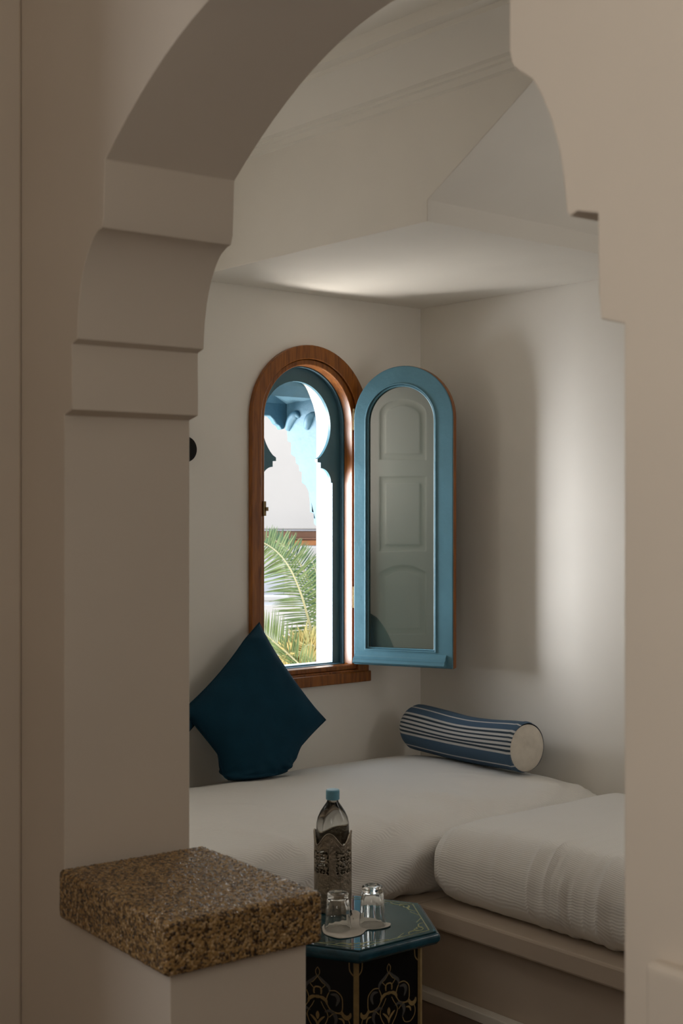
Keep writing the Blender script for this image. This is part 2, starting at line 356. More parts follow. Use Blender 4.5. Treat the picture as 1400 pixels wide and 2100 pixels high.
rp = [(.006, m0), (.034, m0), (.038, m0+.006), (.032, m0+.014), (.030, m0+.016), (.031, m0+.020), (.020, m0+.028), (.018, m0+.034), (.006, m1+.008)]
link('drip_moulding', plate(rp, [], lambda n, h: S(.006, h, n), D*(SW-.034)), M['blue'], sh, bevel=.0015)
for hh in (yv(720, 860), yv(720, 1225)):
    bm = box(lambda x, n, h: S(x, h, n), -.010, .0, -.030, -.004, hh-.045, hh+.045)
    for k in (-.03, 0, .03): lathe([(0, .0), (.003, 0), (.003, .002), (0, .002)], S(-.005, hh+k, -.002), 8, bm=bm)
    link('hinge', bm, M['brass'], sh, bevel=.001)

# small dark round knob on the window wall behind the pillar
q_, h_ = bpR(368, 922)
pr = [(0, 0), (.020, 0), (.022, .012), (.044, .020), (.051, .034), (.048, .046), (.030, .054), (0, .056)]
bm = lathe(pr, Vector((0, 0, 0)), 32)
rot = B.to_track_quat('Z', 'Y').to_matrix()
for v in bm.verts: v.co = R(q_, 0, h_)+rot @ v.co
tag(link('wall_knob', bm, M['black'], smooth=.9), 'small black round knob on the window wall, half hidden behind the pillar', 'knob')

# ------------------------------------------------------------------ panelled door on the far part of the arch wall (mirrored in the pane)
c = S((gl+gr)/2, 0, 0); vdir = Vector((c.x, c.y, 0)).normalized(); rd = (vdir-2*vdir.dot(NRM)*NRM)
P0 = F(S1, 0, 0); tt = (P0-c).dot(FA)/rd.dot(FA); hit = c+rd*tt; tdoor = (hit-FN).dot(FT)
path = c.xy.length+tt; vm = lambda v: (1050-v)/FPX*path
dr = thing('door_1', F(S1, tdoor, FLOOR), kind='structure')
DW = .235; dtop = vm(770)
FD_ = lambda t, h: F(S1+.030, t, h)
pan = [[(tdoor-.135, vm(943)), (tdoor+.135, vm(943)), (tdoor+.135, vm(850))]+[(tdoor+.135*math.cos(PI*i/14), vm(850)+.085*math.sin(PI*i/14)) for i in range(1, 14)]+[(tdoor-.135, vm(850))],
       [(tdoor-.135, vm(1130)), (tdoor+.135, vm(1130)), (tdoor+.135, vm(978)), (tdoor-.135, vm(978))],
       [(tdoor-.135, vm(1300)), (tdoor+.135, vm(1300)), (tdoor+.135, vm(1175))]+[(tdoor+.135*math.cos(PI*i/14), vm(1175)+.045*math.sin(PI*i/14)**2) for i in range(1, 14)]+[(tdoor-.135, vm(1175))],
       [(tdoor-.135, FLOOR+.15), (tdoor+.135, FLOOR+.15), (tdoor+.135, vm(1345)), (tdoor-.135, vm(1345))]]
link('door_leaf', plate([(tdoor-DW, FLOOR+.01), (tdoor+DW, FLOOR+.01), (tdoor+DW, dtop), (tdoor-DW, dtop)], pan, FD_, -FA*.028), M['door'], dr, bevel=.004)
def inset(pl, d):
    cx = sum(p_[0] for p_ in pl)/len(pl); ys = [p_[1] for p_ in pl]; cy = (min(ys)+max(ys))/2; hw = .135; hh = (max(ys)-min(ys))/2
    return [(cx+(x-cx)*(hw-d)/hw, cy+(y-cy)*(hh-d)/hh) for x, y in pl]
for pl in pan:
    bm = plate(inset(pl, -.001), [], lambda t, h: F(S1+.015, t, h), -FA*.012)
    plate(inset(pl, .035), [], lambda t, h: F(S1+.027, t, h), -FA*.0125, bm)
    link('panel', bm, M['door'], dr, bevel=.005)
link('door_frame', plate([(tdoor-DW-.07, FLOOR), (tdoor-DW-.07, dtop+.07), (tdoor+DW+.07, dtop+.07), (tdoor+DW+.07, FLOOR), (tdoor+DW+.004, FLOOR), (tdoor+DW+.004, dtop+.004), (tdoor-DW-.004, dtop+.004), (tdoor-DW-.004, FLOOR)], [], lambda t, h: F(S1+.045, t, h), -FA*.0445), M['door'], dr, bevel=.004)

# ------------------------------------------------------------------ bed platforms and mattresses
BT = -1.050; MB_ = -1.285
bw = 1.0; bd = 1.06
def platform(name, q0, q1, r0, r1, side):
    if side == 'B': bm = box(R, q0, q1-.06, r0, r1, FLOOR, -1.352)
    else: bm = box(R, q0, q1, r0, r1-.06, FLOOR, -1.352)
    return link(name, bm, M['base'])
def soft_box(f3, x0, x1, y0, y1, z0, z1, rad, step, disp, puff=.03, uvf=None):
    bm = bmesh.new(); cx, cy, cz = (x0+x1)/2, (y0+y1)/2, (z0+z1)/2; hx, hy, hz = (x1-x0)/2, (y1-y0)/2, (z1-z0)/2
    nx, ny, nz = [max(2, int(2*v/step)) for v in (hx, hy, hz)]
    uvl = bm.loops.layers.uv.new('UVMap'); cache = {}
    def key_(i, j, k): return (i, j, k)
    def vert(i, j, k):
        kk = (i, j, k)
        if kk in cache: return cache[kk][0]
        p = Vector((-hx+2*hx*i/nx, -hy+2*hy*j/ny, -hz+2*hz*k/nz))
        inn = Vector((max(-hx+rad, min(hx-rad, p.x)), max(-hy+rad, min(hy-rad, p.y)), max(-hz+rad, min(hz-rad, p.z))))
        d = p-inn
        n = d.normalized()
        q = inn+n*rad
        fx = 1-abs(q.x/hx)**8; fy = 1-abs(q.y/hy)**3
        if n.z > 0: q.z += puff*max(0, fx)*max(0, fy)*n.z
        X = Vector((cx+q.x, cy+q.y, cz+q.z)); dd = disp(X, n)
        X = X+n*dd
        v = bm.verts.new(f3(X.x, X.y, X.z)); cache[kk] = (v, uvf(X, n) if uvf else (0, 0)); uvs[v] = cache[kk][1]
        return v
    uvs = {}
    def quad(a, b, c_, d):
        f = bm.faces.new((vert(*a), vert(*b), vert(*c_), vert(*d)))
        for l in f.loops: l[uvl].uv = uvs[l.vert]
    for i in range(nx):
        for j in range(ny):
            quad((i, j, nz), (i+1, j, nz), (i+1, j+1, nz), (i, j+1, nz)); quad((i, j, 0), (i, j+1, 0), (i+1, j+1, 0), (i+1, j, 0))
        for k in range(nz):
            quad((i, 0, k), (i+1, 0, k), (i+1, 0, k+1), (i, 0, k+1)); quad((i, ny, k), (i, ny, k+1), (i+1, ny, k+1), (i+1, ny, k))
    for j in range(ny):
        for k in range(nz):
            quad((0, j, k), (0, j, k+1), (0, j+1, k+1), (0, j+1, k)); quad((nx, j, k), (nx, j+1, k), (nx, j+1, k+1), (nx, j, k+1))
    return bm
sms = lambda a, b, x: (lambda t: t*t*(3-2*t))(max(0, min(1, (x-a)/(b-a))))
def ridge(v): return 1-abs(2*(v-math.floor(v))-1)
# stone slab capping the pier, its pebbly surface in real relief
def dispS(X, n):
    d, _ = noise.voronoi(Vector((X.x, X.y, X.z))*210)
    return (.0019*min(1, max(0, d[1]-d[0])*1.6)-.0012)*(1.0 if n.z > .5 else .5)+.0006*noi(X.x, X.y, X.z, 60)
o = link('stone_slab', soft_box(F, 0, .282, 0, .372, -.6825, -.6005, .008, .0023, dispS, 0), M['granite'], smooth='all')
tag(o, 'thick brown speckled stone slab capping the low pier under the arch', 'stone slab')

# window-side bed (q along wall, r out)
def dispA(X, n):
    q, r, h = X; d = .010*noi(q, r*2.2, h, 1.6)+.004*noi(q, r, h, 6)
    side = sms(.75, 1.05, r)
    # long shallow waves of the cover falling over the front, tightening into the inner corner
    ph = (h+1.05)*11+(q-1.0)*4.2+noi(q, r, h, 2.5)*1.0
    near = math.exp(-max(0, q-.95)*2.0)
    d += side*((.020*near+.005)*(max(0, ridge(ph*.55)-.35)/.65)**1.3+.010*near*(max(0, ridge(ph*1.3+.4)-.6)/.4))
    ph2 = (r*5+(q-1)*4+noi(q, r, 3, 3)*1.2)
    d += .0035*math.sin(ph2*2.6)*sms(.45, .9, r)*(1-side*.5)
    fold = ridge(q*2.3+r*1.9+noi(q, r, 0, 3)*.5)
    d += .006*max(0, fold-.82)/.18*sms(.3, 1, r)
    if r < .08 or q < .05: d = min(d, 0)
    return d
uvA = lambda X, n: (X.x*.5+X.y*.9-(X.z if abs(n.z) < .7 else BT), X.y)
bA = thing('daybed', R(1.5, .55, FLOOR), 'cream-covered daybed along the window wall beneath the arched window', 'daybed')
link('platform_base', box(R, .005, 2.50, .001, bd-.05, FLOOR, -1.353), M['base'], bA, bevel=.005)
link('platform_top', box(R, .005, 2.50, .001, bd+.015, -1.352, -1.287), M['base'], bA, bevel=.008)
link('mattress', soft_box(R, .012, 2.48, .012, bd-.012, -1.286, BT, .085, .02, dispA, .062, uvA), M['cover'], bA, smooth='all')
# right-wall bed
def dispB(X, n):
    q, r, h = X; d = .009*noi(q*1.5, r, h, 1.7)+.003*noi(q, r, h, 7)
    side = sms(.78, .97, q)
    dn = sms(-1.02, -1.16, h)
    x = r*8+noi(r, h*.2, 0, 3)*2.0+noi(r, h*.25, 4, 7)*.7+(BT-h)*.6
    pl = max(0, ridge(x)-.62)/.38
    x2 = r*21+noi(r, h*.18, 7, 4)*3.2-h*1.3
    pl2 = max(0, ridge(x2)-.45)/.55
    amp = .25+.75*sms(1.3, 1.9, r)
    env = noise_pos(r, h)
    d += side*(.019*pl**1.2*amp*env+.0105*pl2**1.2*noise_pos(r+9, h)+.003*noi(r*3, h*.4, 1, 4))*(1-.6*sms(-1.2, -1.28, h))
    # pulls running over the shoulder onto the top
    tp = sms(.55, .9, q)*(1-side)
    d += tp*.007*pl*amp*noise_pos(r+3, q)
    if q < .05: d = min(d, 0)
    if r < bd+.08: d = min(d, .002)
    return d
def noise_pos(r, h): return .5+.5*max(-1, min(1, 1.6*noi(r, h*.6, 2, 3.3)))
uvB = lambda X, n: (X.x*1.0-(X.z if n.x > .3 else BT), X.y)
bB = thing('daybed', R(.5, 2.2, FLOOR), 'cream-covered daybed along the right wall, its ribbed cover creased down the side', 'daybed')
link('platform_base', box(R, .005, bw-.03, bd-.04, 3.6, FLOOR, -1.353), M['base'], bB, bevel=.005)
link('platform_top', box(R, .005, bw+.035, bd+.016, 3.6, -1.352, -1.287), M['base'], bB, bevel=.008)
link('skirting', box(R, bw-.029, bw+.012, bd-.03, 3.6, FLOOR, -1.578), M['plaster'], bB, bevel=.003)
link('mattress', soft_box(R, .012, bw+.005, bd+.004, 3.55, -1.286, BT+.012, .105, .0095, dispB, .035, uvB), M['cover'], bB, smooth='all')

# ------------------------------------------------------------------ cushions
def cushion(name, center, ax, ay, half, T, floor_h, label, seed=0, piping=True, sx=1.0):
    ax = ax.normalized(); ay = ay.normalized(); az = ax.cross(ay).normalized(); n = 56; bm = bmesh.new(); g = {}
    d1 = (ax+ay)/math.sqrt(2); d2 = (ay-ax)/math.sqrt(2)         # the square stands on a corner
    for sd in (1, -1):
        for i in range(n+1):
            for j in range(n+1):
                u, v = -1+2*i/n, -1+2*j/n
                if sd == -1 and (i in (0, n) or j in (0, n)): g[(sd, i, j)] = g[(1, i, j)]; continue
                x = u*(1-.085*(1-v*v)); y = v*(1-.085*(1-u*u))
                th = T*(max(0, 1-u**4)**.62)*(max(0, 1-v**4)**.62)
                th *= 1+.10*noi(u*1.5, v*1.5, seed+sd*3)
                th += .011*noi(u*2.6, v*2.6, seed+9+sd)*(1-u**8)*(1-v**8)
                p = center+ax*((x-y)/math.sqrt(2)*half*sx)+ay*((x+y)/math.sqrt(2)*half)+az*th*sd
                # tip folds over a little
                tpn = (p-center).dot(ay); 
                if tpn > half*1.1: p += ax*.35*(tpn-half*1.1)-az*.4*(tpn-half*1.1)
                h = p.z-EYE
                lim = floor_h+.10
                if h < lim:
                    k = lim-h; p += ax*(.55*k*math.tanh((p-center).dot(ax)/.04)); nh = floor_h+.004+.096*math.exp(-k/.075); spread = min(.10, k*.55)
                    p.z = nh+EYE; p += az*sd*th*.5*spread/.1*.55
                    p += az*.022*noi(u*6, v*6, seed+30)*min(1, k/.08)
                g[(sd, i, j)] = bm.verts.new(p)
    for sd in (1, -1):
        for i in range(n):
            for j in range(n):
                f = [g[(sd, i, j)], g[(sd, i+1, j)], g[(sd, i+1, j+1)], g[(sd, i, j+1)]]
                bm.faces.new(f if sd == 1 else f[::-1])
    edge = [g[(1, i, 0)].co.copy() for i in range(n+1)]+[g[(1, n, j)].co.copy() for j in range(1, n+1)]+[g[(1, i, n)].co.copy() for i in range(n-1, -1, -1)]+[g[(1, 0, j)].co.copy() for j in range(n-1, 0, -1)]
    t = thing(name, Vector((center.x, center.y, floor_h+EYE)), label, 'cushion')
    link('cover', bm, M['navy'], t, smooth='all')
    if piping:
        edge.append(edge[0]); edge = edge[::2]+[edge[0]]
        link('seam', tube(edge, .0022, 5), M['navy'], t, smooth='all')
    return t
bedh = BT+.046
pb = bpH(540, 1600, bedh); 
ptop = bpR(533, 1281, .075)
ptopw = R(ptop[0], .075, ptop[1]); ptopw = bpY(541, 1281, ptopw.y)
pbot = bpY(538, 1680, ptopw.y-.22)
ctr = (ptopw+pbot)/2; hv = ptopw-pbot
cushion('cushion', ctr-A*.035+UP*.02, Vector((.86, .50, -.13)), hv, hv.length/2/math.sqrt(2), .085, bedh, 'navy blue square cushion standing on one corner against the window wall', 2, sx=.83)
q2, h2 = bpR(352, 1500, .14)
cushion('cushion', R(q2+.165, .118, h2+.012), A, (UP-.25*B), .20, .07, bedh, 'dark blue cushion mostly hidden behind the pillar, left of the standing cushion', 7)

# bolster
def stripemat():
    m = bpy.data.materials.new('striped_blue_weave'); m.use_nodes = True; t = m.node_tree; b = t.nodes['Principled BSDF']; b.inputs['Roughness'].default_value = .9
    uv = t.nodes.new('ShaderNodeUVMap'); sp = t.nodes.new('ShaderNodeSeparateXYZ'); t.links.new(uv.outputs[0], sp.inputs[0])
    r = t.nodes.new('ShaderNodeValToRGB'); r.color_ramp.interpolation = 'CONSTANT'; e = r.color_ramp.elements
    blue = (.060, .115, .185, 1); dark = (.030, .052, .075, 1); wh = (.58, .58, .57, 1)
    st_ = [(-180, blue), (-45, wh), (-41.5, blue)]
    cl = [-10, 0.5, 10.5, 20.5, 30.5, 41.5]
    for i, a_ in enumerate(cl): st_ += [(a_, wh), (a_+(5.6 if i < 5 else 5), dark if i < 5 else blue)]
    st_ += [(66, wh), (69.5, blue), (120, wh), (124, blue)]
    e[0].position = 0; e[0].color = blue; e[1].position = .999; e[1].color = blue
    for a_, c_ in st_[1:]:
        x = e.new((a_+180)/360); x.color = c_
    t.links.new(sp.outputs['X'], r.inputs[0])
    n = t.nodes.new('ShaderNodeTexWave'); n.inputs['Scale'].default_value = 110; n.bands_direction = 'Y'; t.links.new(uv.outputs[0], n.inputs['Vector'])
    mx = t.nodes.new('ShaderNodeMix'); mx.data_type = 'RGBA'; mx.blend_type = 'MULTIPLY'; mx.inputs['Factor'].default_value = .22
    t.links.new(r.outputs[0], mx.inputs['A']); t.links.new(n.outputs['Color'], mx.inputs['B']); t.links.new(mx.outputs['Result'], b.inputs['Base Color'])
    bn = t.nodes.new('ShaderNodeBump'); bn.inputs['Strength'].default_value = .3; bn.inputs['Distance'].default_value = .001
    t.links.new(n.outputs['Fac'], bn.inputs['Height']); t.links.new(bn.outputs[0], b.inputs['Normal'])
    return m
M['stripe'] = stripemat()
br = .095
e1 = Vector((.708, 5.17, EYE+BT+.054+br)); e0 = Vector((.290, 5.725, EYE+BT+.053+br))
axs = (e1-e0).normalized(); L = (e1-e0).length; upv = UP; sidev = axs.cross(UP).normalized()
if sidev.y > 0: sidev = -sidev
bo = thing('bolster', (e0+e1)/2-UP*br, 'blue and white striped bolster with a plain cream end on the daybed', 'bolster')
bm = bmesh.new(); uvl = bm.loops.layers.uv.new('UVMap'); nA, nL = 72, 40; rings = []
for i in range(nL+1):
    f = i/nL; x = f*L; rr = br*(1-.02*math.cos(f*2*PI)); 
    if f < .10: rr = br*(1-(1-f/.10)**2*.42)
    if f > .97: rr = br*(1-((f-.97)/.03)**2*.06)
    sag = -.010*math.sin(PI*f)*1.0
    ring = []
    for k in range(nA+1):
        a_ = -PI+2*PI*k/nA
        r2 = rr*(1+.012*noi(math.cos(a_)*2, math.sin(a_)*2, f*5)+.008*noi(math.cos(a_)*5, math.sin(a_)*5, f*9))
        p = e0+axs*x+(sidev*math.cos(a_)+upv*math.sin(a_))*r2+UP*(sag*(1 if math.sin(a_) > 0 else .3)+.006*math.sin(f*2.4*PI+.5)*max(0, math.sin(a_)))
        ring.append(bm.verts.new(p) if k < nA else ring[0])
    rings.append(ring)
for i in range(nL):
    for k in range(nA):
        f = bm.faces.new((rings[i][k], rings[i+1][k], rings[i+1][k+1], rings[i][k+1]))
        for l, (ii, kk) in zip(f.loops, ((i, k), (i+1, k), (i+1, k+1), (i, k+1))): l[uvl].uv = (kk/nA, ii/nL)
link('striped_cover', bm, M['stripe'], bo, smooth='all')
for en, dr_, r_ in ((e1, axs, br*.95), (e0, -axs, br*.60)):
    bm = bmesh.new(); prev = None; cpt = bm.verts.new(en+dr_*.020)
    for j in range(1, 9):
        ph = j/8; ring = []
        for k in range(48):
            a_ = 2*PI*k/48; rr = r_*ph; bul = .022*(1-ph**2.5)-.003*ph**6
            ring.append(bm.verts.new(en+dr_*(bul+.004*noi(math.cos(a_)*ph*3, math.sin(a_)*ph*3, 4)*(1-ph)*2)+(sidev*math.cos(a_)+UP*math.sin(a_))*rr))
        for k in range(48):
            if prev is None: bm.faces.new((cpt, ring[k], ring[(k+1) % 48]))
            else: bm.faces.new((prev[k], ring[k], ring[(k+1) % 48], prev[(k+1) % 48]))
        prev = ring
    o = link('end_cap', bm, M['cap'], bo, smooth='all')
    if dr_ is axs: o['label'] = 'plain cream round end of the bolster'

# ------------------------------------------------------------------ hexagonal table
TC = Vector((.009, 3.458, 0)); TH_ = -1.04; RT = .256; RBo = .202
hexp = lambda r, k: Vector((TC.x+r*math.cos(math.radians(-82.5+60*k)), TC.y+r*math.sin(math.radians(-82.5+60*k)), 0))
tb = thing('hexagonal_table', Vector((TC.x, TC.y, 0)), 'low hexagonal teal table with gold painted arabesques, beside the daybed', 'table')
def hexring(rs_):                     # stacked hexagon outline rings (radius,height)
    bm = bmesh.new(); rg = [[bm.verts.new(hexp(r, k)+Vector((0, 0, EYE+h))) for k in range(6)] for r, h in rs_]
    for a, b in zip(rg, rg[1:]):
        for k in range(6): bm.faces.new((a[k], a[(k+1) % 6], b[(k+1) % 6], b[k]))
    bm.faces.new(rg[0][::-1]); bm.faces.new(rg[-1]); return bm
link('tabletop', hexring([(RT-.030, TH_-.036), (RT-.010, TH_-.032), (RT, TH_-.022), (RT, TH_-.010), (RT-.006, TH_-.004)]), M['teal'], tb, bevel=.003)
link('glass_top', hexring([(RT-.012, TH_-.0036), (RT-.012, TH_-.0008), (RT-.0135, TH_)]), M['table_glass'], tb)
def ribbon(bm, pts, wd, f3, th=.0008, sub=6, taper=False):
    P = smooth_pts([(x, y, 0) for x, y in pts], sub) if sub > 1 else [Vector((x, y, 0)) for x, y in pts]
    n = len(P); L_, R_ = [], []
    for i, p_ in enumerate(P):
        d = (P[min(i+1, n-1)]-P[max(i-1, 0)]); d.normalize(); nn = Vector((-d.y, d.x, 0)); w_ = wd*(math.sin(PI*(.06+.88*i/(n-1))) if taper else 1)/2
        L_.append(p_+nn*w_); R_.append(p_-nn*w_)
    a = [bm.verts.new(f3(p_.x, p_.y, th)) for p_ in L_]; b = [bm.verts.new(f3(p_.x, p_.y, th)) for p_ in R_]
    a2 = [bm.verts.new(f3(p_.x, p_.y, 0)) for p_ in L_]; b2 = [bm.verts.new(f3(p_.x, p_.y, 0)) for p_ in R_]
    for i in range(n-1):
        bm.faces.new((a[i], a[i+1], b[i+1], b[i])); bm.faces.new((a[i], a2[i], a2[i+1], a[i+1])); bm.faces.new((b[i], b[i+1], b2[i+1], b2[i]))
# border lines and corner flourishes under the glass
bm = bmesh.new()
topf = lambda x, y, z: Vector((TC.x+x, TC.y+y, EYE+TH_+z*.6))
hp = [(hexp(RT-.030, k)-TC) for k in range(6)]
for k in range(6):
    a, b = hp[k], hp[(k+1) % 6]; ribbon(bm, [(a.x, a.y), (b.x, b.y)], .0022, topf, sub=1)
    c_ = hp[k]; dv = c_.normalized(); tv = Vector((-dv.y, dv.x, 0))
    for sg_ in (1, -1):
        L1 = lambda a_, b_: ((c_-dv*a_+tv*b_*sg_).x, (c_-dv*a_+tv*b_*sg_).y)
        ribbon(bm, [L1(.016, 0), L1(.020, .010), L1(.032, .016), L1(.040, .036), L1(.034, .052)], .004, topf, taper=True)
        ribbon(bm, [L1(.030, .0), L1(.036, .008), L1(.028, .018), L1(.022, .012)], .003, topf)
        ribbon(bm, [L1(.050, .048), L1(.052, .085)], .0018, topf)
link('gold_border', bm, M['gold_fine'], tb)
PH0 = FLOOR; PH1 = TH_-.036
for k in range(6):
    a, b = hexp(RBo, k), hexp(RBo, (k+1) % 6); md = (a+b)/2; ex = (b-a).normalized(); nn = (md-TC).normalized(); wdt = (b-a).length
    fp = lambda x, y, z, md=md, ex=ex, nn=nn: md+ex*x+nn*z+UP*(EYE+PH1-y)
    # panel with a pointed arch cut out at the floor
    hgt = PH1-PH0
    cut = [(-.060, hgt), (-.060, hgt-.08), (-.045, hgt-.12), (-.02, hgt-.15), (0, hgt-.175), (.02, hgt-.15), (.045, hgt-.12), (.060, hgt-.08), (.060, hgt)]
    link('side_panel', plate([(-wdt/2+.003, hgt), (-wdt/2+.003, 0), (wdt/2-.003, 0), (wdt/2-.003, hgt)]+cut[::-1], [], lambda x, y: fp(x, y, 0), -nn*.012), M['lacquer'], tb)
    bm = bmesh.new(); bs = bmesh.new()
    Z = lambda X, Y: ((X-945)/3400, (Y-20)/4536)
    for mir in (1, -1):
        z = lambda pts: [(Z(X, Y)[0]*mir, Z(X, Y)[1]) for X, Y in pts]
        for dy in (0, 640):
            zz = lambda pts: z([(X, Y+dy) for X, Y in pts]) if not dy else z([(X, 1130+dy-Y) for X, Y in pts])
            ribbon(bm, zz([(945, 155), (928, 190), (930, 230), (948, 262)]), .0017, fp)
            ribbon(bs, zz([(945, 240), (990, 300), (1045, 360), (1050, 420)]), .008, fp, taper=True)
            ribbon(bm, zz([(948, 262), (985, 320), (1012, 345), (975, 400), (978, 440)]), .0018, fp)
            ribbon(bm, zz([(1050, 400), (1110, 395), (1160, 450), (1168, 540), (1160, 610), (1120, 632), (1060, 605), (1025, 530), (1030, 470), (1048, 420)]), .0024, fp)
            ribbon(bs, zz([(1060, 440), (1110, 440), (1130, 490), (1110, 560)]), .009, fp, taper=True)
            ribbon(bm, zz([(1160, 600), (1175, 650), (1205, 672), (1232, 650), (1240, 610)]), .011, fp, taper=True)
            ribbon(bm, zz([(945, 372), (968, 378), (980, 410), (975, 450)]), .0035, fp)
            ribbon(bm, zz([(945, 480), (985, 486), (1020, 515), (1030, 560)]), .0085, fp, taper=True)
            ribbon(bm, zz([(940, 482), (960, 480)]), .0075, fp, sub=1)
            ribbon(bm, zz([(975, 530), (1000, 590), (1028, 640), (1040, 690)]), .0018, fp)
            ribbon(bm, zz([(945, 820), (955, 760), (985, 715), (1010, 690)]), .0055, fp, taper=True)
            ribbon(bm, zz([(945, 640), (953, 680), (946, 730)]), .005, fp, taper=True)
            ribbon(bs, zz([(1010, 640), (1060, 620), (1100, 660), (1110, 720), (1090, 790)]), .010, fp, taper=True)
            ribbon(bm, zz([(1050, 690), (1100, 640), (1190, 650), (1230, 720), (1225, 800), (1180, 860), (1120, 850), (1095, 790)]), .0022, fp)
            ribbon(bm, zz([(1040, 690), (1020, 760), (985, 830), (960, 880)]), .0022, fp)
            ribbon(bm, zz([(1130, 690), (1170, 700), (1185, 750)]), .005, fp, taper=True)
    yl = hgt-.19
    for s_ in (bm, bs):
        bmesh.ops.delete(s_, geom=[v for v in s_.verts if (EYE+PH1-v.co.z) > yl or (EYE+PH1-v.co.z) < .012], context='VERTS')
    link('gold_scrollwork', bm, M['gold'], tb)['kind'] = 'stuff'; link('grey_scrollwork', bs, M['smoke'], tb)['kind'] = 'stuff'
    # corner strip with little brackets
    pc = hexp(RBo+.0015, k); dn = (pc-TC).normalized(); tn = Vector((-dn.y, dn.x, 0))
    bm = box(lambda x, y, z: pc+tn*x+dn*y+UP*z, -.0065, .0065, -.006, .002, EYE+PH0, EYE+PH1)
    link('corner_strip', bm, M['gold'], tb, bevel=.001)
    for sg_ in (1, -1):
        bm = bmesh.new(); e_ = wdt/2*sg_
        ribbon(bm, [(e_-.007*sg_, .040), (e_-.016*sg_, .030), (e_-.018*sg_, .016), (e_-.018*sg_, .004)], .003, fp, sub=3)
        ribbon(bm, [(e_-.004*sg_, .004), (e_-.030*sg_, .004)], .004, fp, sub=1)
        link('bracket', bm, M['gold'], tb)

# paper under the glasses
outl = [(660, 1903), (667, 1896), (690, 1890), (712, 1885), (722, 1876), (720, 1868), (734, 1870), (745, 1880), (770, 1884), (790, 1894), (801, 1897), (794, 1903), (770, 1907), (752, 1908), (740, 1918), (716, 1924), (695, 1926), (675, 1921), (663, 1914)]
pts = smooth_pts([bpH(u, v, TH_) for u, v in outl]+[bpH(*outl[0], TH_)], 3)[:-1]
cc = sum(pts, Vector())/len(pts); bm = bmesh.new(); rg = [[bm.verts.new(cc+UP*.0025)]]
for j in range(1, 9):
    f = j/8; rg.append([bm.verts.new(cc+(p_-cc)*f+UP*(.0022+(.004*max(0, noi(p_.x*9, p_.y*9, 1.7)+.1)*f**6)+.0004*noi(p_.x*60*f, p_.y*60*f, 2))) for p_ in pts])
n = len(pts)
for k in range(n): bm.faces.new((rg[0][0], rg[1][k], rg[1][(k+1) % n]))
for j in range(1, 8):
    for k in range(n): bm.faces.new((rg[j][k], rg[j+1][k], rg[j+1][(k+1) % n], rg[j][(k+1) % n]))
o = link('paper_napkin', bm, M['paper'], smooth='all'); sm = o.modifiers.new('solid', 'SOLIDIFY'); sm.thickness = .0012; sm.offset = -1
tag(o, 'crumpled white paper under the two upturned glasses', 'napkin')

# tumblers standing upside down
def tumbler(u, v, H, label):
    b = bpH(u, v, TH_+.003); t = thing('drinking_glass', b, label, 'glass', 'upturned glasses on the table')
    r0, r1 = .0335, .0262
    pr = [(r0-.0022, 0), (r0, .0006), (r0+.0001, .004), (lerp(r0, r1, .25), H*.25), (lerp(r0, r1, .55), H*.55), (r1+.0008, H*.86), (r1, H*.90), (r1+.0006, H*.945), (r1-.0008, H*.985), (r1-.004, H), (r1-.009, H-.0035), (0, H-.005),
          ]
    inner = [(0, H*.84), (r1-.006, H*.835), (r1-.0035, H*.80), (lerp(r0, r1, .5)-.0024, H*.5), (r0-.0022, 0)]
    fl = lambda a_, z: 1+.022*(abs(math.cos(6*a_))-.6)*sms(.004, .018, z)*(1-sms(H*.80, H*.88, z))
    bm = lathe(pr, b, 96, fl)
    lathe(inner[:-1]+[(r0-.0022, 0)], b, 96, None, bm)
    bmesh.ops.remove_doubles(bm, verts=bm.verts, dist=1e-5)
    link('glass_body', bm, M['glass'], t, smooth=.9)
tumbler(692.5, 1904, .0905, 'upturned clear glass in front of the bottle, nearer the stone slab')
tumbler(763.5, 1896, .0985, 'upturned clear glass to the right of the bottle')

# bottle in a pierced metal sleeve
bb = bpH(682, 1864, TH_+.001)
bt = thing('water_bottle', bb, 'clear water bottle with a blue cap in a pierced dark metal sleeve', 'bottle')
pr = [(0, .001), (.040, .001), (.0445, .008), (.0445, .205), (.0445, .222), (.0435, .236), (.040, .251), (.033, .266), (.024, .280), (.0165, .291), (.0148, .297), (.0148, .309), (0, .309)]
pr = [(r*.975, z*.962) for r, z in pr]
link('bottle_body', lathe(pr, bb, 64), M['water'], bt, smooth=.6)
bm = lathe([(.0148, .287), (.0172, .2872), (.0176, .289), (.0176, .3105), (.0160, .3130), (0, .3135), (0, .301), (.0150, .301)], bb, 60, lambda a_, z: 1+.012*math.cos(30*a_))
link('bottle_cap', bm, M['capblue'], bt, smooth=.5)
HS = .174; nA, nH = 144, 90; rS = .0475; bm = bmesh.new(); gv = {}
wave = lambda a_: (.5+.5*math.cos(4*(a_+1.745)))**.8         # scalloped rim
def topz(a_): return HS+.034*wave(a_)
for i in range(nA):
    a_ = 2*PI*i/nA
    for j in range(nH+1): gv[(i, j)] = bm.verts.new(bb+Vector((math.cos(a_)*rS, math.sin(a_)*rS, .0015+(topz(a_)-.0015)*j/nH)))
for i in range(nA):
    i2 = (i+1) % nA; a_ = 2*PI*(i+.5)/nA
    for j in range(nH):
        z = .0015+(topz(a_)-.0015)*(j+.5)/nH
        x = a_/(2*PI)*16; hole = False
        if .100 < z < .165 and abs((a_*4/(2*PI)) % 1-.5) < .40:
            cx_, cy_ = (x % 1)-.5, ((z-.100)/.016 % 1)-.5
            rr = math.hypot(cx_, cy_); hole = (.12 < rr < .46 and abs(math.sin(2*math.atan2(cy_, cx_)+z*90)) > .30)
        if not hole: bm.faces.new((gv[(i, j)], gv[(i2, j)], gv[(i2, j+1)], gv[(i, j+1)]))
